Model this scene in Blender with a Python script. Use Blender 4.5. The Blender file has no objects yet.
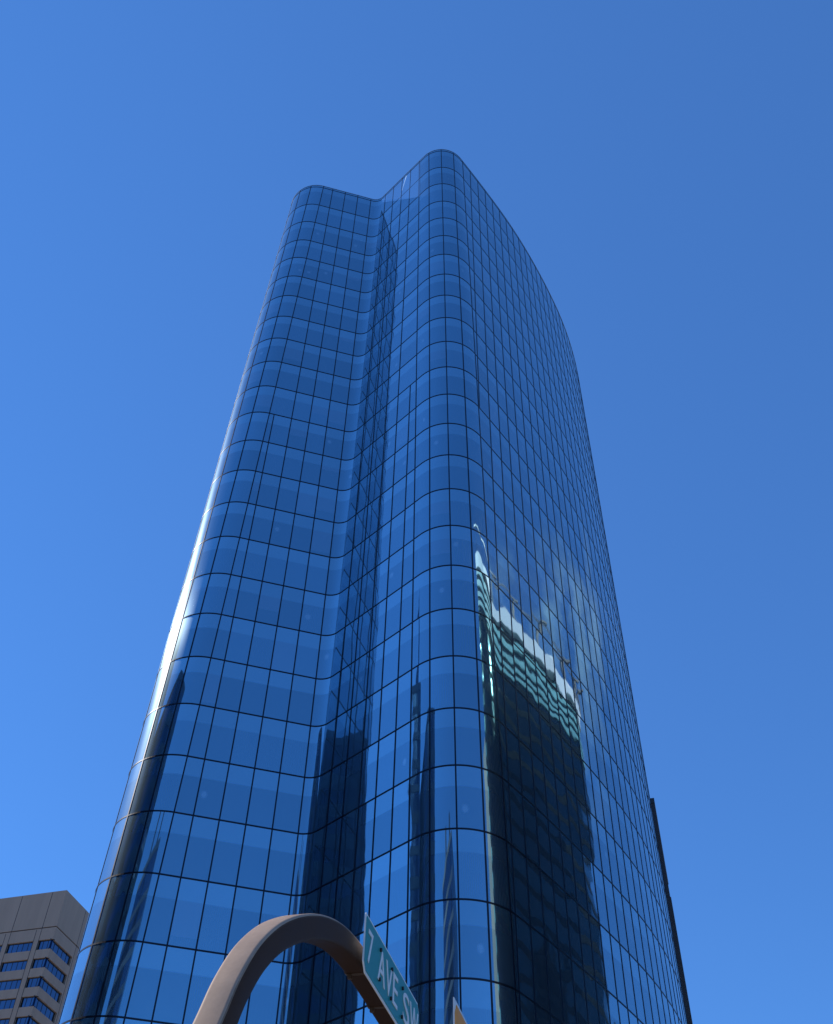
import bpy, bmesh, math, random
from mathutils import Vector, Matrix
random.seed(7)
S = bpy.context.scene
COL = S.collection
SUN_EL, SUN_AZ = 39.9, -71.0
import math
EYE = 1.6          # eye level of the photographer
STOREY = 4.1
KH = 29.265        # storeys between the roof ring and eye level
def level_z(k): return EYE + (KH - k) * STOREY
K_TOP = -0.46
def lerp(a, b, t): return a + (b - a) * t
def unit(az): a = math.radians(az); return (math.sin(a), math.cos(a))
def table(tb, s):
    for (a, va), (b, vb) in zip(tb[:-1], tb[1:]):
        if s <= b: return lerp(va, vb, (s - a) / (b - a))
    return tb[-1][1]
FAC_T = [(0, 40.5), (8, 38.0), (16, 32.5), (24, 28.3), (37, 16), (50, 6), (64, -4), (90, -14)]
FAC_B = [(0, 37.0), (5, 34.5), (12, 32.7), (18, 30.5), (25, 25), (36, 15), (48, 5), (62, -5), (90, -14)]

def plan(k):
    """Outline of the tower at storey level k, left to right as seen from the street: (x, y, nx, ny, tag)."""
    t = (k - K_TOP) / (22 - K_TOP)
    L = lambda a, b: lerp(a, b, t)
    fs, f0 = L(.25, .276), L(60.07, 61.2)                # left face   y = f0 + fs*x
    ws, w0 = L(-1.072, -1.09), L(52.11, 52.69)          # notch wall  y = w0 + ws*x
    az_face = math.degrees(math.atan2(1, fs))
    az_wall = math.degrees(math.atan2(1, ws))
    az_fac = L(40.5, 37.0)
    RL, RN, RC = 3.5, 1.3, L(3.0, 3.4)
    pts = []
    def add(x, y, az, tag):
        n = unit(az + 90); pts.append((x, y, n[0], n[1], tag))
    def arc(cx, cy, r, a0, a1, tag, n, convex=True, first=1):
        for i in range(first, n + 1):
            a = lerp(a0, a1, i / n); nn = unit(a + 90); sg = 1 if convex else -1
            add(cx + sg * r * nn[0], cy + sg * r * nn[1], a, tag)
    vx = (w0 - f0) / (fs - ws); vy = f0 + fs * vx        # inner corner of the notch
    tl = RN * math.tan(math.radians(az_wall - az_face) / 2)
    df, dw = unit(az_face), unit(az_wall)
    xs = L(-12.9, -14.55); ys = f0 + fs * xs             # where the left corner ends and the face starts
    nf = unit(az_face + 90)
    cxl, cyl = xs - RL * nf[0], ys - RL * nf[1]
    a_side = 190.0
    sd = unit(a_side); nn = unit(a_side + 90)
    sx, sy = cxl + RL * nn[0], cyl + RL * nn[1]
    for i in range(12):
        d = 40 * (1 - i / 12)
        add(sx - sd[0] * d, sy - sd[1] * d, a_side, 'side')
    arc(cxl, cyl, RL, a_side, az_face, 'lcorner', 32, first=0)
    ex, ey = vx - df[0] * tl, vy - df[1] * tl
    for i in range(1, 9): add(lerp(xs, ex, i / 8), lerp(ys, ey, i / 8), az_face, 'face')
    arc(ex + RN * nf[0], ey + RN * nf[1], RN, az_face, az_wall, 'notch', 14, convex=False)
    fx, fy = L(5.82, 5.6), L(54.87, 52.2)                # a point the long facade passes through
    m = 1 / math.tan(math.radians(az_fac - .5))
    cvx = (fy - m * fx - w0) / (ws - m); cvy = w0 + ws * cvx
    dfac = unit(az_fac)
    tc = RC * math.tan(math.radians(az_wall - az_fac) / 2)
    bx, by = cvx - dw[0] * tc, cvy - dw[1] * tc
    ax, ay = vx + dw[0] * tl, vy + dw[1] * tl
    for i in range(1, 9): add(lerp(ax, bx, i / 8), lerp(ay, by, i / 8), az_wall, 'wall')
    nw = unit(az_wall + 90)
    arc(bx - RC * nw[0], by - RC * nw[1], RC, az_wall, az_fac, 'prow', 32)
    x, y = pts[-1][0], pts[-1][1]
    s = 0.0; ds = .5
    az_at = lambda q: L(table(FAC_T, q), table(FAC_B, q))
    while s < 70:
        d = unit(az_at(s + ds / 2)); x += d[0] * ds; y += d[1] * ds; s += ds
        add(x, y, az_at(s), 'facade')
    a0 = az_at(s); nn = unit(a0 + 90)
    arc(x - 4 * nn[0], y - 4 * nn[1], 4, a0, -80, 'rear', 12)
    return pts

# ------------------------------------------------------------------ helpers
def link(name, me, mat=None, parent=None):
    o = bpy.data.objects.new(name, me); COL.objects.link(o)
    if mat is not None: me.materials.append(mat)
    if parent is not None: o.parent = parent
    return o
def tag(o, label=None, cat=None, group=None, kind=None):
    if label: o['label'] = label
    if cat: o['category'] = cat
    if group: o['group'] = group
    if kind: o['kind'] = kind
    return o
def empty(name, loc=(0, 0, 0), label=None, cat=None, group=None):
    o = bpy.data.objects.new(name, None); COL.objects.link(o); o.location = loc
    o.empty_display_size = .5
    return tag(o, label, cat, group)
class MB:
    """collects vertices and faces of one mesh"""
    def __init__(s): s.v = []; s.f = []; s.uv = {}
    def quad(s, a, b, c, d): 
        i = len(s.v); s.v += [a, b, c, d]; s.f.append((i, i+1, i+2, i+3)); return len(s.f) - 1
    def box(s, c, size, rot=0.0):
        hx, hy, hz = (q / 2 for q in size); ca, sa = math.cos(rot), math.sin(rot); i = len(s.v)
        for z in (-hz, hz):
            for x, y in ((-hx, -hy), (hx, -hy), (hx, hy), (-hx, hy)):
                s.v.append((c[0] + x*ca - y*sa, c[1] + x*sa + y*ca, c[2] + z))
        s.f += [(i, i+3, i+2, i+1), (i+4, i+5, i+6, i+7)] + [(i+k, i+(k+1) % 4, i+4+(k+1) % 4, i+4+k) for k in range(4)]
    def prism(s, poly, z0, z1, top=True, bottom=False):
        """poly counter-clockwise seen from above"""
        i = len(s.v); n = len(poly)
        s.v += [(x, y, z0) for x, y in poly] + [(x, y, z1) for x, y in poly]
        s.f += [(i+k, i+(k+1) % n, i+n+(k+1) % n, i+n+k) for k in range(n)]
        if top: s.f.append(tuple(range(i+n, i+2*n)))
        if bottom: s.f.append(tuple(reversed(range(i, i+n))))
    def sweep(s, path, section, closed=True, caps=True):
        """path: list of (point, right, up); section: list of (u, v)"""
        i = len(s.v); m = len(section)
        for p, r, u in path:
            for a, b in section: s.v.append(tuple(p + r*a + u*b))
        for k in range(len(path) - 1):
            for j in range(m):
                j2 = (j + 1) % m
                s.f.append((i+k*m+j, i+k*m+j2, i+(k+1)*m+j2, i+(k+1)*m+j))
        if caps:
            s.f.append(tuple(reversed(range(i, i+m)))); e = i + (len(path)-1)*m; s.f.append(tuple(range(e, e+m)))
    def mesh(s, name, smooth=False, fix=False):
        me = bpy.data.meshes.new(name); me.from_pydata(s.v, [], s.f)
        if s.uv:
            ul = me.uv_layers.new(name='pane')
            for p in me.polygons:
                if p.index in s.uv:
                    for li, c in zip(p.loop_indices, s.uv[p.index]): ul.data[li].uv = c
        if fix:
            bm = bmesh.new(); bm.from_mesh(me); bmesh.ops.recalc_face_normals(bm, faces=bm.faces); bm.to_mesh(me); bm.free()
        if smooth:
            for p in me.polygons: p.use_smooth = True
        me.update(); return me
    def build(s, name, mat, parent=None, smooth=False, fix=False):
        return link(name, s.mesh(name, smooth, fix), mat, parent)

# ------------------------------------------------------------------ materials
class NT:
    def __init__(s, name):
        s.m = bpy.data.materials.new(name); s.m.use_nodes = True; s.t = s.m.node_tree; s.t.nodes.clear()
        s.out = s.n('ShaderNodeOutputMaterial')
    def n(s, typ, **kw):
        x = s.t.nodes.new(typ)
        for k, v in kw.items():
            if k.startswith('i_'):
                x.inputs[k[2:].replace('_', ' ')].default_value = v
            else: setattr(x, k, v)
        return x
    def l(s, a, b): s.t.links.new(a, b)
    def math(s, op, a, b=None, c=None, clamp=False):
        x = s.n('ShaderNodeMath', operation=op, use_clamp=clamp)
        for i, q in enumerate((a, b, c)):
            if q is None: continue
            if isinstance(q, (int, float)): x.inputs[i].default_value = q
            else: s.l(q, x.inputs[i])
        return x.outputs[0]
    def vmath(s, op, a, b=None, scale=None):
        x = s.n('ShaderNodeVectorMath', operation=op)
        for i, q in enumerate((a, b)):
            if q is None: continue
            if isinstance(q, tuple): x.inputs[i].default_value = q
            else: s.l(q, x.inputs[i])
        if scale is not None:
            if isinstance(scale, (int, float)): x.inputs['Scale'].default_value = scale
            else: s.l(scale, x.inputs['Scale'])
        return x.outputs[0]
    def mix(s, fac, a, b, mode='MIX'):
        x = s.n('ShaderNodeMix', data_type='RGBA', blend_type=mode, clamp_factor=True)
        for i, q in ((0, fac), (6, a), (7, b)):
            if isinstance(q, (int, float)): x.inputs[i].default_value = q
            elif isinstance(q, tuple): x.inputs[i].default_value = q if len(q) == 4 else (*q, 1)
            else: s.l(q, x.inputs[i])
        return x.outputs[2]
    def noise(s, scale, detail=3, vec=None, rough=.5):
        x = s.n('ShaderNodeTexNoise'); x.inputs['Scale'].default_value = scale; x.inputs['Detail'].default_value = detail
        x.inputs['Roughness'].default_value = rough
        if vec is not None: s.l(vec, x.inputs['Vector'])
        return x
    def coord(s): return s.n('ShaderNodeTexCoord').outputs['Object']
    def scaled(s, v, sc): return s.vmath('MULTIPLY', v, sc)

def plain(name, col, rough=.5, metal=0.0, var=.12, scale=3.0, stretch=(1, 1, 1), spec=.5, bump=0.0, bscale=40):
    t = NT(name); p = t.n('ShaderNodeBsdfPrincipled'); t.l(p.outputs[0], t.out.inputs[0])
    v = t.scaled(t.coord(), stretch)
    nz = t.noise(scale, 5, v, .6)
    f = t.math('MULTIPLY_ADD', nz.outputs[0], 2*var, 1-var)
    c = t.mix(1.0, (*col, 1), (1, 1, 1, 1), 'MULTIPLY')
    cc = t.vmath('SCALE', c, scale=f); t.l(cc, p.inputs['Base Color'])
    p.inputs['Roughness'].default_value = rough; p.inputs['Metallic'].default_value = metal
    p.inputs['Specular IOR Level'].default_value = spec
    r2 = t.math('MULTIPLY_ADD', nz.outputs[0], .2, rough - .1, clamp=True); t.l(r2, p.inputs['Roughness'])
    if bump:
        b = t.n('ShaderNodeBump'); b.inputs['Strength'].default_value = bump; b.inputs['Distance'].default_value = .01
        n2 = t.noise(bscale, 4, v); t.l(n2.outputs[0], b.inputs['Height']); t.l(b.outputs[0], p.inputs['Normal'])
    return t.m

def curtain_glass(name, tint, band_tint, band=.66, tilt=.0045, wave=.011, wscale=.45, haze=.016, sheen=.075, streak=.045):
    """coated facade glass: a tinted mirror whose panes each sit at a slightly different angle; the spandrel band reads a little paler.
    UV: u = pane number + position in it, v = storey number + position in it"""
    t = NT(name)
    uv = t.n('ShaderNodeUVMap', uv_map='pane').outputs[0]
    sep = t.n('ShaderNodeSeparateXYZ'); t.l(uv, sep.inputs[0])
    fl = t.vmath('FLOOR', uv); fr = t.vmath('FRACTION', uv)
    fs = t.n('ShaderNodeSeparateXYZ'); t.l(fr, fs.inputs[0])
    wn = t.n('ShaderNodeTexWhiteNoise', noise_dimensions='2D'); t.l(fl, wn.inputs['Vector'])
    ob = t.coord()
    nz = t.noise(wscale, 2, t.scaled(ob, (1, 1, .8)))
    g = t.n('ShaderNodeNewGeometry')
    rnd = t.vmath('SCALE', t.vmath('SUBTRACT', wn.outputs['Color'], (.5, .5, .5)), scale=tilt*2)
    wav = t.vmath('SCALE', t.vmath('SUBTRACT', nz.outputs['Color'], (.5, .5, .5)), scale=wave*2)
    nrm = t.vmath('NORMALIZE', t.vmath('ADD', g.outputs['Normal'], t.vmath('ADD', rnd, wav)))
    # spandrel band with a slightly soft lower edge
    bnd = t.n('ShaderNodeMapRange'); t.l(fs.outputs[1], bnd.inputs[0])
    bnd.inputs[1].default_value = band - .012; bnd.inputs[2].default_value = band + .012
    c = t.mix(bnd.outputs[0], (*tint, 1), (*band_tint, 1))
    # blinds: fine vertical strips seen faintly through the vision glass, in some rooms only
    bl = t.math('SINE', t.math('MULTIPLY', sep.outputs[0], 2*math.pi*14))
    bl = t.math('MULTIPLY_ADD', bl, .035, 1.0)
    room = t.n('ShaderNodeTexWhiteNoise', noise_dimensions='2D')
    t.l(t.vmath('FLOOR', t.scaled(uv, (.25, 1, 1))), room.inputs['Vector'])
    f1 = t.math('MULTIPLY_ADD', wn.outputs['Value'], .14, .93)
    f2 = t.math('MULTIPLY_ADD', room.outputs['Value'], .10, .95)
    vis = t.math('MULTIPLY', bl, t.math('MULTIPLY', f1, f2))
    f = t.n('ShaderNodeMix', data_type='FLOAT'); t.l(bnd.outputs[0], f.inputs[0]); t.l(vis, f.inputs[2]); t.l(f1, f.inputs[3])
    c = t.vmath('SCALE', c, scale=f.outputs[0])
    # some rooms: blinds down, or a ceiling light catching the eye
    w2 = t.n('ShaderNodeTexWhiteNoise', noise_dimensions='2D'); t.l(t.vmath('ADD', fl, (31.3, 17.7, 0)), w2.inputs['Vector'])
    ws_ = t.n('ShaderNodeSeparateColor'); t.l(w2.outputs['Color'], ws_.inputs[0])
    vis_m = t.math('SUBTRACT', 1.0, bnd.outputs[0])
    blind = t.math('MULTIPLY', t.math('LESS_THAN', ws_.outputs[0], .09), t.math('GREATER_THAN', fs.outputs[1], t.math('MULTIPLY', ws_.outputs[1], .6)))
    c = t.mix(t.math('MULTIPLY', t.math('MULTIPLY', blind, vis_m), .30), c, (.42, .52, .60, 1))
    dx_ = t.math('MULTIPLY', t.math('SUBTRACT', fs.outputs[0], t.math('MULTIPLY_ADD', ws_.outputs[1], .6, .2)), 1.6)
    dy_ = t.math('MULTIPLY', t.math('SUBTRACT', fs.outputs[1], t.math('MULTIPLY_ADD', ws_.outputs[2], .25, .3)), 3.0)
    dd = t.math('SQRT', t.math('ADD', t.math('MULTIPLY', dx_, dx_), t.math('MULTIPLY', dy_, dy_)))
    lm = t.n('ShaderNodeMapRange', interpolation_type='SMOOTHSTEP'); t.l(dd, lm.inputs[0]); lm.inputs[1].default_value = .26; lm.inputs[2].default_value = .08
    lit = t.math('MULTIPLY', lm.outputs[0], t.math('GREATER_THAN', ws_.outputs[0], .90))
    c = t.mix(t.math('MULTIPLY', lit, .32), c, (.75, .80, .82, 1))
    p = t.n('ShaderNodeBsdfPrincipled'); p.inputs['Metallic'].default_value = 1; p.inputs['Roughness'].default_value = .022
    t.l(c, p.inputs['Base Color']); t.l(nrm, p.inputs['Normal'])
    tg = t.n('ShaderNodeTangent', direction_type='RADIAL', axis='Z')
    sh = p.outputs[0]
    for rough, anis, wgt in ((.36, -.74, sheen), (.33, 0, streak), (.5, 0, haze)):
        h = t.n('ShaderNodeBsdfAnisotropic', distribution='GGX'); h.inputs['Roughness'].default_value = rough; h.inputs['Anisotropy'].default_value = anis
        h.inputs['Color'].default_value = (.62, .86, 1, 1); t.l(tg.outputs[0], h.inputs['Tangent'])
        ms = t.n('ShaderNodeMixShader'); ms.inputs[0].default_value = wgt
        t.l(sh, ms.inputs[1]); t.l(h.outputs[0], ms.inputs[2]); sh = ms.outputs[0]
    t.l(sh, t.out.inputs[0])
    return t.m

def simple_glass(name, tint, rough=.03, wave=.01):
    t = NT(name); p = t.n('ShaderNodeBsdfPrincipled'); t.l(p.outputs[0], t.out.inputs[0])
    p.inputs['Metallic'].default_value = 1; p.inputs['Roughness'].default_value = rough
    v = t.coord(); nz = t.noise(.5, 2, v)
    f = t.math('MULTIPLY_ADD', t.noise(.23, 3, v).outputs[0], .6, .7)
    t.l(t.vmath('SCALE', t.mix(1.0, (*tint, 1), (1, 1, 1, 1), 'MULTIPLY'), scale=f), p.inputs['Base Color'])
    g = t.n('ShaderNodeNewGeometry')
    w = t.vmath('SCALE', t.vmath('SUBTRACT', nz.outputs['Color'], (.5, .5, .5)), scale=wave*2)
    t.l(t.vmath('NORMALIZE', t.vmath('ADD', g.outputs['Normal'], w)), p.inputs['Normal'])
    return t.m

M = {}
M['glass'] = curtain_glass('blue coated glass', (.215, .385, .475), (.295, .495, .585))
M['glass_pale'] = curtain_glass('painted sky glass', (.52, .64, .72), (.52, .64, .72))  # bright sky at the notch wall painted in as a paler tint
M['mullion'] = plain('dark anodised metal', (.012, .016, .03), .35, .6, .2, 1.5)
M['coping'] = plain('pale metal coping', (.32, .38, .45), .3, .8, .1, 2)
M['roof'] = plain('roof membrane', (.16, .16, .16), .9)
M['concrete'] = plain('brown grey precast concrete', (.40, .28, .21), .85, 0, .22, .55, (1, 1, .12), .3)
M['concrete_dark'] = plain('joint', (.04, .036, .036), .9)
M['office_glass'] = simple_glass('office window glass', (.11, .15, .22), .05, .02)
M['frame_dark'] = plain('dark window frame', (.018, .018, .022), .5)
M['slab_dark'] = plain('dark brown cladding', (.020, .016, .020), .6, 0, .25, .3)
M['slab_glass'] = simple_glass('bronze glass', (.05, .045, .05), .1)
M['teal_glass'] = simple_glass('teal glass', (.02, .035, .035), .06, .03)
M['teal_band'] = plain('pale teal spandrel glass', (.22, .46, .46), .45, 0, .2, .6)
M['teal_dark'] = plain('dark teal spandrel', (.012, .016, .016), .9, 0, .3, .2, (1, 1, 1), .05)
M['white_panel'] = plain('white metal fascia', (.95, .94, .92), .4, 0, .03)
M['beige'] = plain('beige stone', (.45, .40, .33), .8, 0, .12, .4)
M['navy_glass'] = simple_glass('navy glass', (.06, .10, .16), .03, .03)
M['navy_band'] = plain('dark blue spandrel', (.035, .062, .10), .4)
M['steel'] = plain('grey steel', (.25, .26, .27), .4, .7)
M['pale_stone'] = plain('pale stone', (.55, .55, .52), .8, 0, .12, .5)
M['green_copper'] = plain('green copper', (.25, .42, .38), .6)
M['asphalt'] = plain('asphalt', (.05, .05, .052), .9, 0, .2, 4, bump=.4)
M['paving'] = plain('concrete paving', (.22, .205, .185), .9, 0, .12, 2, bump=.2)
M['ground'] = plain('city ground', (.34, .30, .25), .95, 0, .15, .05)
M['paint'] = plain('white road paint', (.75, .75, .73), .7)
M['bronze'] = plain('brown powder coated steel', (.135, .078, .054), .40, 0, .12, 5, (1, 1, 1), .8, .04, 60)
def sunlit_top(name, body, lit_col):
    """dark paint with sunlight put into the colour of its upward facing side"""
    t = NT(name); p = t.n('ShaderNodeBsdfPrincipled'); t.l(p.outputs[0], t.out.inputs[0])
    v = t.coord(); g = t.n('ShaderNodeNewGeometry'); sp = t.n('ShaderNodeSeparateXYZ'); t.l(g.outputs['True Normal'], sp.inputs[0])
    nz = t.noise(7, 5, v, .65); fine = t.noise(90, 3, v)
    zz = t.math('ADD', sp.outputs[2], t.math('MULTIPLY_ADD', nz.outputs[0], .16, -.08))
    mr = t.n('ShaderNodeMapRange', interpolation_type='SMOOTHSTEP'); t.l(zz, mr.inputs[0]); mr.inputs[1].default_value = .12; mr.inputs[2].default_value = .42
    c = t.mix(mr.outputs[0], (*body, 1), (*lit_col, 1))
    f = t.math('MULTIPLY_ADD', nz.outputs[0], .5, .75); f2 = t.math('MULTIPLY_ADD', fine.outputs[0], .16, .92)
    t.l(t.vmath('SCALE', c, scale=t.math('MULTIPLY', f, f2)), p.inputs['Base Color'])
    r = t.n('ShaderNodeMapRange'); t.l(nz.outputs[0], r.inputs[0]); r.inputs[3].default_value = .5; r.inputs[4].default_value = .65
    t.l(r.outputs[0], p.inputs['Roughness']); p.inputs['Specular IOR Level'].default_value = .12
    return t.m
M['bronze'] = sunlit_top('weathered brown paint', (.060, .032, .020), (.44, .31, .225))  # paler upward side is sunlight painted into the colour
M['sign_teal'] = plain('teal sign sheeting', (.020, .28, .275), .42, 0, .06, 6)
M['sign_white'] = plain('white sign sheeting', (.86, .86, .84), .45, 0, .06, 9)
M['sign_back'] = plain('bare aluminium', (.45, .45, .45), .4, .9)
M['screw'] = plain('dark screw', (.02, .02, .02), .5)
M['orange'] = plain('orange sign sheeting', (1.0, .34, .008), .5, 0, .1, 12)
M['brown_mark'] = plain('brown marking', (.16, .04, .01), .6)
M['strap'] = plain('dull band clamp', (.20, .13, .08), .4, .6)

# ------------------------------------------------------------------ glass tower
SEG0 = {}
P0 = plan(0)
for i, p in enumerate(P0): SEG0.setdefault(p[4], [i, i]); SEG0[p[4]][1] = i
NP = len(P0)
LEV = [K_TOP, .8, 1.9] + [float(k) for k in range(3, 27)] + [KH + EYE / STOREY - .02]
PL = {}
def pl(k):
    k = round(k, 4)
    if k not in PL: PL[k] = plan(k)
    return PL[k]
def at(k, idx):
    """point and outward normal at a float index of the outline"""
    P = pl(k); i = max(0, min(NP - 2, int(idx))); u = idx - i
    a, b = P[i], P[i+1]
    nx, ny = lerp(a[2], b[2], u), lerp(a[3], b[3], u); L = math.hypot(nx, ny)
    return Vector((lerp(a[0], b[0], u), lerp(a[1], b[1], u), level_z(k))), Vector((nx/L, ny/L, 0))
def idx_x(k, x, tags):
    """float index of the place with this x on a part of the outline where x grows"""
    P = pl(k); lo, hi = SEG0[tags[0]][0], SEG0[tags[-1]][1]
    lo = max(0, lo - 1)
    if x <= P[lo][0]: return None
    for i in range(lo, hi):
        if P[i][0] <= x <= P[i+1][0] and P[i+1][0] > P[i][0]: return i + (x - P[i][0]) / (P[i+1][0] - P[i][0])
    return None
def idx_s(seg, frac): a, b = SEG0[seg]; return a + frac * (b - a)
def T(k): return (k - K_TOP) / (22 - K_TOP)
LINES = []       # each: function of k giving a float index or None
def idx_len(k, i, d):
    """float index of the place d metres further along the outline than index i"""
    P = pl(k); sg = 1 if d > 0 else -1; j = int(round(i)); d = abs(d)
    while 0 < j < NP - 1:
        st = math.hypot(P[j+sg][0] - P[j][0], P[j+sg][1] - P[j][1])
        if st >= d and st > 0: return j + sg * d / st
        d -= st; j += sg
    return None
for j in range(12):                                      # far left side
    LINES.append(lambda k, j=j: 12 * (1 - (2.2 + 1.62*j*1.9) / 40) if (2.2 + 1.62*j*1.9) < 40 else None)
for j in range(7):                                       # round left corner
    LINES.append(lambda k, j=j: idx_len(k, SEG0['lcorner'][1], -.05 - 1.57*j))
def f(k):
    return idx_x(k, -13.36, ('face',)) if k >= 10.9 else None
LINES.append(f)
for a, b in ((-11.79, -11.78), (-10.22, -10.15), (-8.65, -8.51), (-7.01, -6.89)):
    LINES.append(lambda k, a=a, b=b: idx_x(k, lerp(a, b, T(k)), ('face', 'notch')))
for a, b in ((-5.15, -5.02), (-4.12, -4.0), (-3.05, -2.97), (-2.03, -1.93)):      # notch wall
    LINES.append(lambda k, a=a, b=b: idx_x(k, lerp(a, b, T(k)), ('notch', 'wall')))
LINES.append(lambda k: idx_x(k, lerp(-.95, -.86, T(k)), ('wall',)) if k > 10.9 else None)
for d in (-3.14, -1.57, .001, 1.57, 3.14):               # round front corner
    LINES.append(lambda k, d=d: idx_len(k, sum(SEG0['prow'])//2, d + lerp(-.2, -.42, T(k))))
for j in range(1, 40):                                   # long facade
    def f(k, j=j):
        e = 3.14 - 1.5 * lerp(1.724, 1.83, T(k)) - .15 * lerp(0, 1, T(k))
        q = 1.58 * j - .115 * (k - K_TOP)
        if q < .14 or q > 60: return None
        return idx_len(k, sum(SEG0['prow'])//2, 3.14 + q + lerp(-.2, -.42, T(k)))
    LINES.append(f)

tower = empty('glass_tower', (4, 85, 0), 'tall curved blue mirror glass office tower with a notched, round cornered roofline', 'building')
TO = Vector((4, 85, 0))
# glazing, one mesh per storey
for n in range(len(LEV) - 1):
    k0, k1 = LEV[n], LEV[n+1]; km = (k0 + k1) / 2
    cuts = sorted(c for c in (fn(km) for fn in LINES) if c is not None)
    nodes = sorted(set([float(i) for i in range(NP)] + [round(c, 4) for c in cuts]))
    # drop outline points that all but coincide with a cut
    keep = []
    for q in nodes:
        if keep and q - keep[-1] < .02: continue
        keep.append(q)
    nodes = keep
    mb = MB(); pane = 0; ci = 0
    bounds = [0.0] + cuts + [NP - 1.0]
    for q in nodes:
        a, _ = at(k0, q); b, _ = at(k1, q); mb.v += [tuple(a - TO), tuple(b - TO)]
    for j in range(len(nodes) - 1):
        m = (nodes[j] + nodes[j+1]) / 2
        while pane < len(bounds) - 2 and m > bounds[pane+1]: pane += 1
        b0, b1 = bounds[pane], bounds[pane+1]
        u0 = pane + min(.999, max(.001, (nodes[j] - b0) / (b1 - b0 + 1e-9))); u1 = pane + min(.999, max(.001, (nodes[j+1] - b0) / (b1 - b0 + 1e-9)))
        vb = 40 - n + .001; vt = 40 - n + .999
        mb.uv[len(mb.f)] = [(u0, vb), (u1, vb), (u1, vt), (u0, vt)]
        mb.f.append((2*j+1, 2*j+3, 2*j+2, 2*j))
    # closing strip at the back
    mb.uv[len(mb.f)] = [(90.1, 40-n+.01), (90.9, 40-n+.01), (90.9, 40-n+.99), (90.1, 40-n+.99)]
    e = len(nodes) - 1
    i0 = len(mb.v); mb.v += [mb.v[2*e+1], mb.v[1], mb.v[0], mb.v[2*e]]; mb.f.append((i0, i0+1, i0+2, i0+3))
    mb.build('storey_glazing', M['glass'], tower, smooth=True)
# transoms at every level
def ring(k, h, out, name, mat, zc=0.0, inn=.06):
    P = pl(k); z = level_z(k) + zc; mb = MB()
    for p in P:
        for o, dz in ((out, -h/2), (out, h/2), (-inn, h/2), (-inn, -h/2)):
            mb.v.append((p[0] + p[2]*o - TO.x, p[1] + p[3]*o - TO.y, z + dz))
    for i in range(NP):
        j = (i + 1) % NP
        for q in range(4):
            r = (q + 1) % 4; mb.f.append((4*i+q, 4*j+q, 4*j+r, 4*i+r))
    return mb.build(name, mat, tower, smooth=False, fix=True)
for k in LEV[1:-1]: ring(k, .095, .022, 'transom', M['mullion'])
ring(K_TOP, .09, .03, 'coping', M['coping'], .03, .35)
ring(K_TOP + .11, .08, .022, 'transom', M['mullion'])
# mullions
for fn in LINES:
    ks = [q for k0, k1 in zip(LEV[:-1], LEV[1:]) for q in (k0, (k0+k1)/2)] + [LEV[-1]]
    pts = [(k, fn(k)) for k in ks]; pts = [(k, c) for k, c in pts if c is not None]
    if len(pts) < 2: continue
    path = []
    for k, c in pts:
        p, nr = at(k, c); path.append((p - TO, Vector((-nr.y, nr.x, 0)), nr))
    mb = MB(); w = .046
    mb.sweep(path, [(-w, -.05), (w, -.05), (w, .026), (-w, .026)])
    mb.build('mullion', M['mullion'], tower, fix=True)
mb = MB(); n_ = 24; ia, ib = SEG0['notch'][1] - 1.0, idx_len(0, sum(SEG0['prow'])//2, -3.14)
for j in range(n_ + 1):
    q = lerp(ia, ib, j/n_); kb = lerp(-.36, 2.05, (j/n_))
    for kk in (K_TOP + .14, max(kb, K_TOP + .16)):
        a, nn = at(kk, q); mb.v.append(tuple(a + nn*.012 - TO))
    if j: mb.uv[len(mb.f)] = [(j*.3, .1), (j*.3+.3, .1), (j*.3+.3, .5), (j*.3, .5)]; mb.f.append((2*j-1, 2*j+1, 2*j, 2*j-2))
mb.build('painted_sky_glass', M['glass_pale'], tower, smooth=True)  # patch laid over the wall, bright sky painted into its colour
mb = MB(); P = pl(.4); mb.v = [(p[0]-p[2]*.3-TO.x, p[1]-p[3]*.3-TO.y, level_z(.4)) for p in P]; mb.f = [tuple(range(NP))]
mb.build('roof', M['roof'], tower)

# ------------------------------------------------------------------ precast office block on the left
OB = Vector((-69.1, 199.9, 0))
office = empty('office_block', OB, 'brown grey concrete office block with ribbon windows wrapping its corner, left of the tower', 'building')
dl = Vector((-84.0 + 69.1, 204.6 - 199.9, 0)).normalized()      # along the left face, away from the corner
dr = Vector((2.3, 8.7, 0)).normalized()                          # along the right face
nl = Vector((-dl.y, dl.x, 0));  nl = nl if nl.y < 0 else -nl
nr_ = Vector((dr.y, -dr.x, 0)); nr_ = nr_ if nr_.x > 0 else -nr_
ZT = 101.6; FH = 3.65; WT0 = 91.5; WH = 1.95; REC = .4
LW, RW = 32.4, 22.0
def strip(mb, d, n, a, b, z0, z1, out=0.0, thick=.6):
    """slab on a face from a to b metres along it, its outer side 'out' proud of the face"""
    p = [d*a + n*out, d*b + n*out, d*b + n*(out-thick), d*a + n*(out-thick)]
    i = len(mb.v)
    for z in (z0, z1): mb.v += [(q.x, q.y, z) for q in p]
    mb.f += [(i, i+1, i+2, i+3), (i+4, i+5, i+6, i+7)] + [(i+k, i+(k+1) % 4, i+4+(k+1) % 4, i+4+k) for k in range(4)]
pier_l = [(3.2, 4.35), (10.2, 11.35), (17.2, 18.35), (24.2, 25.35)]
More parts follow.
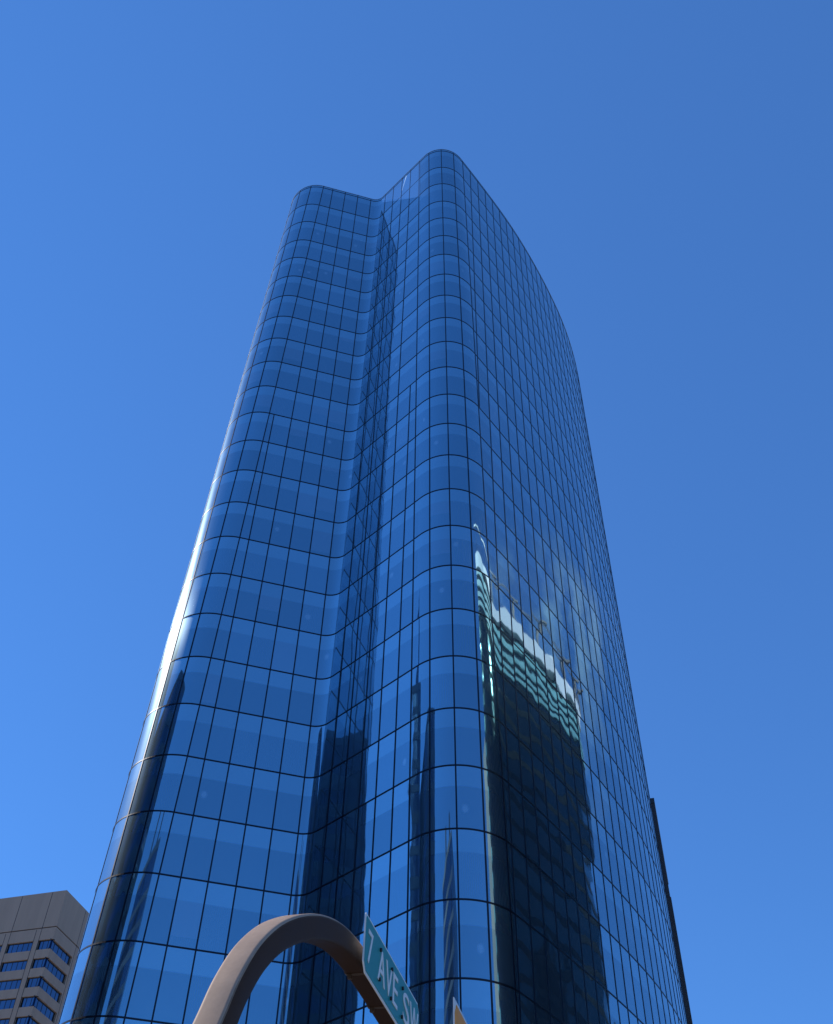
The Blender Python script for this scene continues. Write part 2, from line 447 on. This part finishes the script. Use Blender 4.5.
def corner_prism(mb, z0, z1, inset):
    c = nl*(-inset) ; 
    # intersection of the two inset faces
    det = dl.x*dr.y - dl.y*dr.x
    q = (nr_*(-inset)) - (nl*(-inset)); s = (q.x*dr.y - q.y*dr.x) / det
    c0 = nl*(-inset) + dl*s
    A = c0 + dl*LW; Bq = c0 + dr*RW; Cq = A + dr*RW
    poly = [(c0.x, c0.y), (Bq.x, Bq.y), (Cq.x, Cq.y), (A.x, A.y)]
    mb.prism(poly, z0, z1, True, True)
mb = MB(); corner_prism(mb, 94.1, ZT, 0); 
z = WT0
rows = []
while z > 4:
    rows.append(z); z -= FH
prev = 93.88
for r in rows:
    corner_prism(mb, r, prev, 0); prev = r - WH
corner_prism(mb, 0, prev, 0)
for r in rows:
    for a, b in pier_l: strip(mb, dl, nl, a, b, r-WH-.0, r, -.002, .8)
    strip(mb, dr, nr_, 8.4, RW, r-WH, r, -.002, .8); strip(mb, dl, nl, 31.2, LW, r-WH, r, -.002, .8)
    strip(mb, dl, nl, 0, 0, 0, 0) if False else None
wall = mb.build('wall', M['concrete'], office, fix=True)
mb = MB(); corner_prism(mb, 93.8, 94.15, .25)
mb.build('reveal_joint', M['concrete_dark'], office, fix=True)
mb = MB()
for a, b in pier_l:
    strip(mb, dl, nl, a-.06, a+.06, .2, ZT-.1, .012, .1); strip(mb, dl, nl, b-.06, b+.06, .2, 93.7, .012, .1)
strip(mb, dr, nr_, 8.8, 8.92, .2, ZT-.1, .012, .1)
mb.build('panel_joint', M['concrete_dark'], office, fix=True)
bays = [(0, 4.1, True)] + [(b, a2, False) for (a, b), (a2, b2) in zip(pier_l, pier_l[1:] + [(31.2, 0)])]
for ri, r in enumerate(rows):
    for a, b, corner in bays:
        fr = MB(); gl = MB()
        if corner:
            strip(fr, dl, nl, 2.2-.0, b, r-WH+.01, r-.01, -.05, .5) if False else None
            strip(fr, dl, nl, 1.9, b, r-WH, r, -.004, .7) if False else None
            for z0, z1 in ((r-.16, r-.003), (r-WH+.003, r-WH+.1)):
                strip(fr, dl, nl, -.2, b-.02, z0, z1, -REC+.06, .1); strip(fr, dr, nr_, -.2, 8.3, z0, z1, -REC+.06, .1)
            for q in (1.1, 2.2): strip(fr, dl, nl, q-.04, q+.04, r-WH+.1, r-.16, -REC+.05, .1)
            for q in (1.7, 3.4, 5.1, 6.8): strip(fr, dr, nr_, q-.05, q+.05, r-WH+.1, r-.16, -REC+.05, .1)
            strip(gl, dl, nl, .1, b-.01, r-WH+.02, r-.02, -REC, .05); strip(gl, dr, nr_, .1, 8.38, r-WH+.02, r-.02, -REC, .05)
        else:
            for z0, z1 in ((r-.16, r-.003), (r-WH+.003, r-WH+.1)): strip(fr, dl, nl, a+.02, b-.02, z0, z1, -REC+.06, .1)
            for i in range(1, 5):
                q = lerp(a, b, i/5); strip(fr, dl, nl, q-.04, q+.04, r-WH+.1, r-.16, -REC+.05, .1)
            strip(gl, dl, nl, a+.01, b-.01, r-WH+.02, r-.02, -REC, .05)
        w = fr.build('window', M['frame_dark'], office, fix=True)
        gl.build('pane', M['office_glass'], w, fix=True)

# ------------------------------------------------------------------ other city blocks
def rot_rect(cx, cy, w, d, rot):
    a = math.radians(rot); ca, sa = math.cos(a), math.sin(a)
    return [(x*ca - y*sa, x*sa + y*ca) for x, y in ((-w/2, -d/2), (w/2, -d/2), (w/2, d/2), (-w/2, d/2))]
def grow(poly, o):
    n = len(poly); cx = sum(p[0] for p in poly)/n; cy = sum(p[1] for p in poly)/n; out = []
    for i in range(n):
        a, b, c = poly[i-1], poly[i], poly[(i+1) % n]
        d1 = Vector((b[0]-a[0], b[1]-a[1])).normalized(); d2 = Vector((c[0]-b[0], c[1]-b[1])).normalized()
        n1 = Vector((d1.y, -d1.x)); n2 = Vector((d2.y, -d2.x)); m = (n1+n2); m = m / max(.3, m.length_squared/2) 
        out.append((b[0]+m.x*o, b[1]+m.y*o))
    return out
def block(name, loc, poly, H, fh, glass, band, label, band_h=1.3, roof=None, z_start=0, fins=0):
    t = empty(name, (loc[0], loc[1], 0), label, 'building')
    mb = MB(); mb.prism(poly, z_start, H); mb.build('glass_wall', glass, t)
    z = fh; pb = grow(poly, .12)
    while z < H - 1 and fh > 0:
        mb = MB(); mb.prism(pb, z - band_h, z, True, True); mb.build('floor_band', band, t); z += fh
    if fins:
        mb = MB(); n = len(poly)
        for i in range(n):
            a, b = Vector(poly[i]), Vector(poly[(i+1) % n]); L = (b-a).length; d = (b-a)/L; nn = Vector((d.y, -d.x)); k = max(1, int(L/fins))
            for j in range(k + 1):
                q = a + d*(L*j/k) + nn*.15; mb.box((q.x, q.y, H/2), (.3, .5, H-.4), math.atan2(d.y, d.x))
        mb.build('wall_fins', band, t)
    if roof is not False:
        mb = MB(); mb.prism(grow(poly, .25), H, H + 1.1, True, True); mb.build('parapet', band, t)
    return t

# dark slab behind the right edge of the tower
def azpt(az, d): a = math.radians(az); return (math.sin(a)*d, math.cos(a)*d)
D = 165.0
px, py = azpt(15.40, D)
t = empty('dark_slab_tower', (px, py, 0), 'narrow dark brown tower edge rising behind the right side of the glass tower', 'building')
ztop = EYE + D * math.tan(math.radians(31.20))
ca, sa = math.cos(math.radians(-15.4)), math.sin(math.radians(-15.4))
def slab_poly(x0, x1, y0, y1): return [(x*ca - y*sa, x*sa + y*ca) for x, y in ((x0, y0), (x1, y0), (x1, y1), (x0, y1))]
mb = MB(); mb.prism(slab_poly(-26, -.12, 0, 30), 0, ztop); mb.build('wall', M['slab_dark'], t)
zs = EYE + D * math.tan(math.radians(26.3))
mb = MB(); mb.prism(slab_poly(-26.2, .02, -.3, 30.3), 0, zs, True); mb.build('lower_wall', M['slab_dark'], t)
z = 6
while z < zs - 3:
    mb = MB(); mb.prism(slab_poly(-25.2, -.9, -.36, -.30), z, z + 1.9, True, True); mb.build('window_band', M['slab_glass'], t); z += 4
mb = MB(); mb.prism(slab_poly(-26.2, -.02, -.1, 30.1), ztop - .8, ztop + .15, True, True); mb.build('parapet', M['frame_dark'], t)

# teal banded tower across the street on the right (seen mirrored in the long facade)
TX, TY = 70.0, 78.0
prof = []
ends = [(-16.5, -52), (-8, -32), (-3, -2), (1, 12), (9, 31), (12.5, 35)]
for (x0, y0), (x1, y1) in zip(ends[:-1], ends[1:]):
    for i in range(5): prof.append((lerp(x0, x1, i/5), lerp(y0, y1, i/5)))
prof.append(ends[-1])
polyT = [(40, -52), (46, 40)] + [p for p in reversed(prof)]
HT = 111.6
teal = empty('teal_banded_tower', (TX, TY, 0), 'dark glass tower with pale teal bands and white crown, seen mirrored in the long facade', 'building')
mb = MB(); mb.prism(polyT, 0, HT - 3.4); mb.build('glass_wall', M['teal_glass'], teal)
z = HT - 4.6; k = 0
while z > 6:
    big = k < 4
    mb = MB(); mb.prism(grow(polyT, .25 if big else .06), z - (1.0 if big else 1.1), z, True, True)
    mb.build('floor_band', M['teal_band'] if big else M['teal_dark'], teal); z -= (2.0 if big else 4.0); k += 1
mb = MB(); mb.prism(grow(polyT, .9), HT - 3.4, HT, True, True); mb.build('crown', M['white_panel'], teal)
# roof rail on posts that lean out
rail = grow(polyT, 1.0); mb = MB()
pathv = [Vector((x, y, HT + 5.0)) for x, y in rail[2:]]
mb.sweep([(p, Vector((1, 0, 0)), Vector((0, 0, 1))) for p in pathv], [(-.16, -.16), (.16, -.16), (.16, .16), (-.16, .16)])
mb.build('roof_rail', M['steel'], teal, fix=True)
for i in range(2, len(rail), 3):
    x, y = rail[i]; mb = MB(); mb.box((x + .3, y, HT + 2.45), (.5, .5, 4.9)); mb.box((x + .2, y + .9, HT + 5.3), (.5, 2.2, .5))
    mb.build('rail_post', M['frame_dark'], teal)
mb = MB(); mb.box((-15.2, -56.0, 39), (5, 8, 78)); mb.box((10, -53.4, 36), (44, 2.4, 72)); mb.build('end_pier', M['beige'], teal)
for i in range(20):
    mb = MB(); mb.box((-15.6 + .5*(i % 2), -51.2, 22 + i*3.6), (4.2, 1.6, 1.8)); mb.build('balcony', M['teal_band'], teal)

# spired tower on the left, mirrored in the rounded prow
block('spired_tower', (-64, 51.5, 0), rot_rect(0, 0, 10, 10, 2), 86, 4, M['navy_glass'], M['navy_band'], 'dark blue glass tower with a thin spire, seen mirrored in the rounded glass corner')
sp = bpy.data.objects['spired_tower']
off = Vector((2.5, 2.5, 0)); w = 1.2
mb = MB(); mb.prism([(off.x-w, off.y-w), (off.x+w, off.y-w), (off.x+w, off.y+w), (off.x-w, off.y+w)], 86, 98)
i = len(mb.v); mb.v += [(off.x-w, off.y-w, 98), (off.x+w, off.y-w, 98), (off.x+w, off.y+w, 98), (off.x-w, off.y+w, 98), (off.x, off.y, 109)]
mb.f += [(i+k, i+(k+1) % 4, i+4) for k in range(4)]
mb.build('spire', M['navy_glass'], sp)
poly = [(0, 0), (-10, 13), (-46, 33), (-34, 12)]
poly = poly if sum(poly[i-1][0]*poly[i][1]-poly[i][0]*poly[i-1][1] for i in range(4)) > 0 else poly[::-1]
block('striped_tower', (-36, 19), poly, 75, 3.9, M['navy_glass'], M['navy_band'], 'tall dark striped block to the left of the viewer, seen mirrored beside the left corner', 1.9)
block('slender_tower', (-26, -21), rot_rect(0, 0, 27, 22, 8), 66, 3.9, M['navy_glass'], M['navy_band'], 'slender dark tower with two roof masts, seen mirrored low in the rounded corner', 1.2)
sl = bpy.data.objects['slender_tower']
for x in (-5, 5):
    mb = MB(); mb.box((x, 6, 71), (2.2, 2.2, 8.6)); mb.build('mast', M['frame_dark'], sl)
# pale pointed tower
pt = empty('pale_pointed_tower', (58, -72, 0), 'pale stone tower with pointed green roof behind the viewer, mirrored low in the notch', 'building')
mb = MB(); mb.prism(rot_rect(0, 0, 9, 9, 20), 0, 40, True); mb.prism(rot_rect(0, 0, 10, 10, 20), 39, 40.2, True, True); mb.build('wall', M['pale_stone'], pt)
mb = MB(); r = rot_rect(0, 0, 9.4, 9.4, 20); mb.v = [(x, y, 40.2) for x, y in r] + [(0, 0, 56)]; mb.f = [(k, (k+1) % 4, 4) for k in range(4)]
mb.build('roof', M['green_copper'], pt)
for k in range(4):
    x, y = [(r[k][0]+r[(k+1) % 4][0])/2, (r[k][1]+r[(k+1) % 4][1])/2]; ang = math.atan2(y, x)
    for zz in (14, 24, 34):
        mb = MB(); mb.box((x*.965, y*.965, zz), (.4, 2.4, 5), ang); mb.build('window', M['office_glass'], pt)

# ------------------------------------------------------------------ ground
def sheet(name, x0, x1, y0, y1, z, mat):
    mb = MB(); mb.quad((x0, y0, z), (x1, y0, z), (x1, y1, z), (x0, y1, z)); return tag(mb.build(name, mat), kind='structure')
sheet('ground', -4000, 4000, -4000, 4000, -.16, M['ground'])
sheet('road', -600, 600, 7, 22, -.14, M['asphalt'])
mb = MB(); mb.box((0, -4, -.075), (1200, 22, .15)); tag(mb.build('pavement', M['paving']), kind='structure')
mb = MB(); mb.box((0, 77, -.075), (96, 110, .15)); tag(mb.build('plaza', M['paving']), kind='structure')
mb = MB()
for i in range(-60, 61): mb.quad((i*9, 14.43, -.136), (i*9+3, 14.43, -.136), (i*9+3, 14.57, -.136), (i*9, 14.57, -.136))
tag(mb.build('road_markings', M['paint']), kind='structure')

# ------------------------------------------------------------------ bent arm, street sign and orange sign
AZ = math.radians(14.5); U = Vector((math.sin(AZ), math.cos(AZ), 0)); NR = Vector((U.y, -U.x, 0)); UP = Vector((0, 0, 1))
A0 = Vector((-.194, 3.462, EYE))
def catmull(pts, n=10):
    out = []
    for i in range(len(pts) - 1):
        p0, p1, p2, p3 = pts[max(0, i-1)], pts[i], pts[i+1], pts[min(len(pts)-1, i+2)]
        for j in range(n):
            t = j / n
            out.append(tuple(.5*((2*b) + (-a+c)*t + (2*a-5*b+4*c-d)*t*t + (-a+3*b-3*c+d)*t**3) for a, b, c, d in zip(p0, p1, p2, p3)))
    out.append(pts[-1]); return out
curve = catmull([(-1.10, -1.58), (-1.10, -1.0), (-1.10, .0), (-1.098, .45), (-1.07, .68), (-1.02, .84), (-.965, .948), (-.905, 1.055), (-.806, 1.178), (-.654, 1.302), (-.435, 1.425), (-.204, 1.512), (.013, 1.553), (.261, 1.565), (.6, 1.565), (1.4, 1.56), (2.6, 1.55)])
POLE = A0 + U*(-1.10); POLE = Vector((POLE.x, POLE.y, 0))
arm = empty('bent_signal_arm', POLE, 'brown steel pole bent over into an arm that carries the teal street sign', 'pole')
path = []
for i, (s, z) in enumerate(curve):
    a, b = curve[max(0, i-1)], curve[min(len(curve)-1, i+1)]; tg = (U*(b[0]-a[0]) + UP*(b[1]-a[1])).normalized()
    up = NR.cross(tg).normalized()
    path.append((A0 + U*s + UP*z - POLE, NR, up))
sec = []
R_, cr = .0385, .011
for q, (sx, sy) in enumerate(((1, 1), (-1, 1), (-1, -1), (1, -1))):
    for j in range(5):
        a = math.radians(90*q + 90*j/4); sec.append((sx*(R_-cr) + cr*math.cos(a), sy*(R_-cr) + cr*math.sin(a)))
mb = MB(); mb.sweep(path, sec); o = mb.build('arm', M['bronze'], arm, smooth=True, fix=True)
mb = MB(); mb.box((0, 0, .03), (.34, .34, .05), -AZ)
for x in (-.12, .12):
    for y in (-.12, .12): mb.box((x*math.cos(AZ)+y*math.sin(AZ), -x*math.sin(AZ)+y*math.cos(AZ), .07), (.03, .03, .05), -AZ)
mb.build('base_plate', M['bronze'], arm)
def at_arm(s):
    for (a, za), (b, zb) in zip(curve[:-1], curve[1:]):
        if a <= s <= b and a > -.7: return lerp(za, zb, (s-a)/(b-a))
def clamp_ring(s, parent, org):
    mb = MB(); z = at_arm(s); c = A0 + U*s + UP*z - org; r = .0525
    ring_ = [(r*math.cos(q*math.pi/8 + math.pi/8), r*math.sin(q*math.pi/8 + math.pi/8)) for q in range(16)]
    sq = [(x/(R_-cr)*1, y) for x, y in ring_]
    sec2 = [(u*1.06, v*1.06) for u, v in sec]
    mb.sweep([(c - U*.008, NR, UP), (c + U*.008, NR, UP)], sec2)
    mb.box(tuple(c - NR*.02 - UP*(R_+.008)), (.014, .016, .016), -AZ)
    return mb.build('band_clamp', M['strap'], parent, fix=True)

# street sign: near top corner, far top corner surveyed; lies parallel to the arm on its right side
SN = Vector((-.136, 3.447, EYE)); SL, ST, SB = .82, 1.679, 1.479
sign = empty('street_sign', SN + UP*SB, 'teal street name sign with white lettering reading 7 AVE SW on the brown arm', 'sign')
def sp_(s, z, o): return SN + U*s + UP*z + NR*o - (SN + UP*SB)
def plate(L, z0, z1, ch, rad=0):
    return [(ch, z0), (L-ch, z0), (L, z0+ch), (L, z1-ch), (L-ch, z1), (ch*.2, z1), (0, z1-ch*.2), (0, z0+ch)]
def plate_mesh(outline, o0, o1, fn):
    mb = MB(); n = len(outline)
    mb.v = [tuple(fn(s, z, o0)) for s, z in outline] + [tuple(fn(s, z, o1)) for s, z in outline]
    mb.f = [tuple(range(n, 2*n)), tuple(reversed(range(n)))] + [(k, (k+1) % n, n+(k+1) % n, n+k) for k in range(n)]
    return mb
plate_mesh(plate(SL, SB, ST, .03), 0, .004, sp_).build('border', M['sign_white'], sign, fix=True)
plate_mesh([(s, z) for s, z in plate(SL-.018, SB+.009, ST-.009, .026)], .004, .006, lambda s, z, o: sp_(s+.009, z, o)).build('face', M['sign_teal'], sign, fix=True)
def letters(ch, s0, s1, z0, z1, mat, parent, o=.0085):
    cu = bpy.data.curves.new('letter', 'FONT'); cu.body = ch; cu.resolution_u = 6
    tmp = bpy.data.objects.new('letter_tmp', cu); COL.objects.link(tmp); bpy.context.view_layer.update()
    me = bpy.data.meshes.new_from_object(tmp.evaluated_get(bpy.context.evaluated_depsgraph_get())); bpy.data.objects.remove(tmp)
    xs = [v.co.x for v in me.vertices]; ys = [v.co.y for v in me.vertices]
    for v in me.vertices:
        s = lerp(s0, s1, (v.co.x-min(xs))/(max(xs)-min(xs))); z = lerp(z0, z1, (v.co.y-min(ys))/(max(ys)-min(ys)))
        v.co = sp_(s, z, o)
    bm = bmesh.new(); bm.from_mesh(me); r = bmesh.ops.extrude_face_region(bm, geom=bm.faces[:])
    bmesh.ops.translate(bm, verts=[g for g in r['geom'] if isinstance(g, bmesh.types.BMVert)], vec=NR*(-.0022))
    bmesh.ops.recalc_face_normals(bm, faces=bm.faces); bm.to_mesh(me); bm.free()
    return link('letter', me, mat, parent)
zc = (SB + ST)/2; hh = .056
for ch, a, b in (('7', .045, .118), ('A', .215, .335), ('V', .345, .455), ('E', .475, .56), ('S', .665, .785), ('W', .80, .965)):
    letters(ch, a*SL, b*SL, zc-hh, zc+hh, M['sign_white'], sign)
for f_ in (.24, .44, .645):
    for z in (zc + .052, zc - .052):
        mb = MB(); c = sp_(f_*SL, z, .008); ringp = []
        for q in range(10): a = q*math.pi/5; ringp.append((math.cos(a)*.007, math.sin(a)*.007))
        mb.sweep([(c - NR*.003, U, UP), (c + NR*.005, U, UP)], ringp); mb.build('screw', M['screw'], sign, fix=True)
for s in (.06, .36, .66): clamp_ring(s + .07, sign, SN + UP*SB)

# orange sign further along the arm
ON = None
oaz, od = math.radians(2.83), 5.25
OP = Vector((math.sin(oaz)*od, math.cos(oaz)*od, EYE)); OT = od*math.tan(math.radians(22.05)); OB_ = OT - .56
osign = empty('orange_sign', OP + UP*OB_, 'orange rectangular sign with a pale edge, just its top corner showing beyond the street sign', 'sign')
def op_(s, z, o): return OP + U*s + UP*z + NR*o - (OP + UP*OB_)
plate_mesh([(0, OB_), (.46, OB_), (.46, OT-.02), (.44, OT), (.0, OT)], 0, .006, op_).build('border', M['sign_white'], osign, fix=True)
plate_mesh([(.014, OB_+.02), (.44, OB_+.02), (.44, OT-.02), (.05, OT-.02), (.014, OT-.07)], .006, .009, op_).build('face', M['orange'], osign, fix=True)
mb = MB()
pts = [(.10, OT-.22), (.18, OT-.24), (.22, OT-.17), (.27, OT-.14), (.22, OT-.09), (.17, OT-.08), (.14, OT-.11), (.10, OT-.14)]
plate_mesh(pts, .009, .0105, op_).build('marking', M['brown_mark'], osign, fix=True)
mb = MB()
for z in (1.57, 1.66): mb.box(tuple(op_(.22, z, -.02)), (.07, .05, .03), -AZ)
mb.build('bracket', M['strap'], osign)

# ------------------------------------------------------------------ light, sky, camera
w = bpy.data.worlds.new('World'); S.world = w; w.use_nodes = True; nt = w.node_tree; nt.nodes.clear()
out = nt.nodes.new('ShaderNodeOutputWorld'); bg = nt.nodes.new('ShaderNodeBackground'); sky = nt.nodes.new('ShaderNodeTexSky')
sky.sky_type = 'NISHITA'; sky.sun_disc = False; sky.sun_elevation = math.radians(SUN_EL); sky.sun_rotation = math.radians(SUN_AZ)
sky.altitude = 1000; sky.air_density = 1.0; sky.dust_density = .0; sky.ozone_density = 3.0
mx = nt.nodes.new('ShaderNodeMix'); mx.data_type = 'RGBA'; mx.blend_type = 'MULTIPLY'; mx.inputs[0].default_value = 1
mx.inputs[7].default_value = (.53, 1.04, 1.54, 1)
nt.links.new(sky.outputs[0], mx.inputs[6]); 
ev = nt.nodes.new('ShaderNodeMix'); ev.data_type = 'RGBA'; ev.inputs[0].default_value = .42
nt.links.new(mx.outputs[2], ev.inputs[6]); ev.inputs[7].default_value = (.49, 1.44, 4.2, 1)
# wisps added out of view to put pale light patches in the facade's reflection
tc = nt.nodes.new('ShaderNodeTexCoord')
dv = nt.nodes.new('ShaderNodeVectorMath'); dv.operation = 'DOT_PRODUCT'; nt.links.new(tc.outputs['Generated'], dv.inputs[0])
cb, ce = math.radians(58), math.radians(43.5)
dv.inputs[1].default_value = (math.cos(ce)*math.sin(cb), math.cos(ce)*math.cos(cb), math.sin(ce))
mr = nt.nodes.new('ShaderNodeMapRange'); mr.interpolation_type = 'SMOOTHSTEP'; nt.links.new(dv.outputs['Value'], mr.inputs[0])
mr.inputs[1].default_value = math.cos(math.radians(16)); mr.inputs[2].default_value = math.cos(math.radians(3))
cn = nt.nodes.new('ShaderNodeTexNoise'); cn.inputs['Scale'].default_value = 20; cn.inputs['Detail'].default_value = 3
cs = nt.nodes.new('ShaderNodeVectorMath'); cs.operation = 'MULTIPLY'; nt.links.new(tc.outputs['Generated'], cs.inputs[0]); cs.inputs[1].default_value = (1, 1, .35); nt.links.new(cs.outputs[0], cn.inputs['Vector'])
sz = nt.nodes.new('ShaderNodeSeparateXYZ'); nt.links.new(tc.outputs['Generated'], sz.inputs[0])
bz = nt.nodes.new('ShaderNodeMapRange'); bz.interpolation_type = 'SMOOTHSTEP'; nt.links.new(sz.outputs[2], bz.inputs[0])
bz.inputs[1].default_value = math.sin(math.radians(48)); bz.inputs[2].default_value = math.sin(math.radians(42.5)); bz.inputs[4].default_value = .6
m2 = nt.nodes.new('ShaderNodeMapRange'); nt.links.new(cn.outputs[0], m2.inputs[0]); m2.inputs[1].default_value = .45; m2.inputs[2].default_value = .75
mm = nt.nodes.new('ShaderNodeMath'); mm.operation = 'MULTIPLY'; nt.links.new(mr.outputs[0], mm.inputs[0]); nt.links.new(m2.outputs[0], mm.inputs[1])
cl = nt.nodes.new('ShaderNodeMix'); cl.data_type = 'RGBA'; m3 = nt.nodes.new('ShaderNodeMath'); m3.operation = 'MULTIPLY'; nt.links.new(mm.outputs[0], m3.inputs[0]); nt.links.new(bz.outputs[0], m3.inputs[1]); nt.links.new(m3.outputs[0], cl.inputs[0]); nt.links.new(ev.outputs[2], cl.inputs[6]); cl.inputs[7].default_value = (3.4, 5.0, 6.0, 1)
nt.links.new(cl.outputs[2], bg.inputs[0]); nt.links.new(bg.outputs[0], out.inputs[0])
bg.inputs[1].default_value = .15
sd = bpy.data.lights.new('sun', 'SUN'); sd.energy = 4.5; sd.angle = math.radians(.5); sd.color = (1, .95, .88)
so = bpy.data.objects.new('sun', sd); COL.objects.link(so)
e, a = math.radians(SUN_EL), math.radians(SUN_AZ)
dirv = Vector((math.cos(e)*math.sin(a), math.cos(e)*math.cos(a), math.sin(e)))
so.rotation_euler = dirv.to_track_quat('Z', 'Y').to_euler(); so.location = dirv * 300

cd = bpy.data.cameras.new('camera'); cam = bpy.data.objects.new('camera', cd); COL.objects.link(cam); S.camera = cam
cd.sensor_fit = 'VERTICAL'; cd.sensor_height = 24; cd.lens = 24 * 1020.0 / 1024; cd.clip_end = 9000; cd.clip_start = .05
# rows: world axes expressed in camera space (x right, y down, z forward)
RM = [[0.9995037060984476, 0.03150145227553869, 0.0], [-0.02320482024513152, 0.7362614152353592, 0.6762992420171836], [0.0213044082963873, -0.6759635988277461, 0.736626998722544]]
m = Matrix(((RM[0][0], -RM[0][1], -RM[0][2], 0), (RM[1][0], -RM[1][1], -RM[1][2], 0), (RM[2][0], -RM[2][1], -RM[2][2], EYE), (0, 0, 0, 1)))
cam.matrix_world = m
S.view_settings.view_transform = 'Standard'; S.view_settings.look = 'None'; S.view_settings.exposure = 0
S.cycles.max_bounces = 10; S.cycles.glossy_bounces = 6
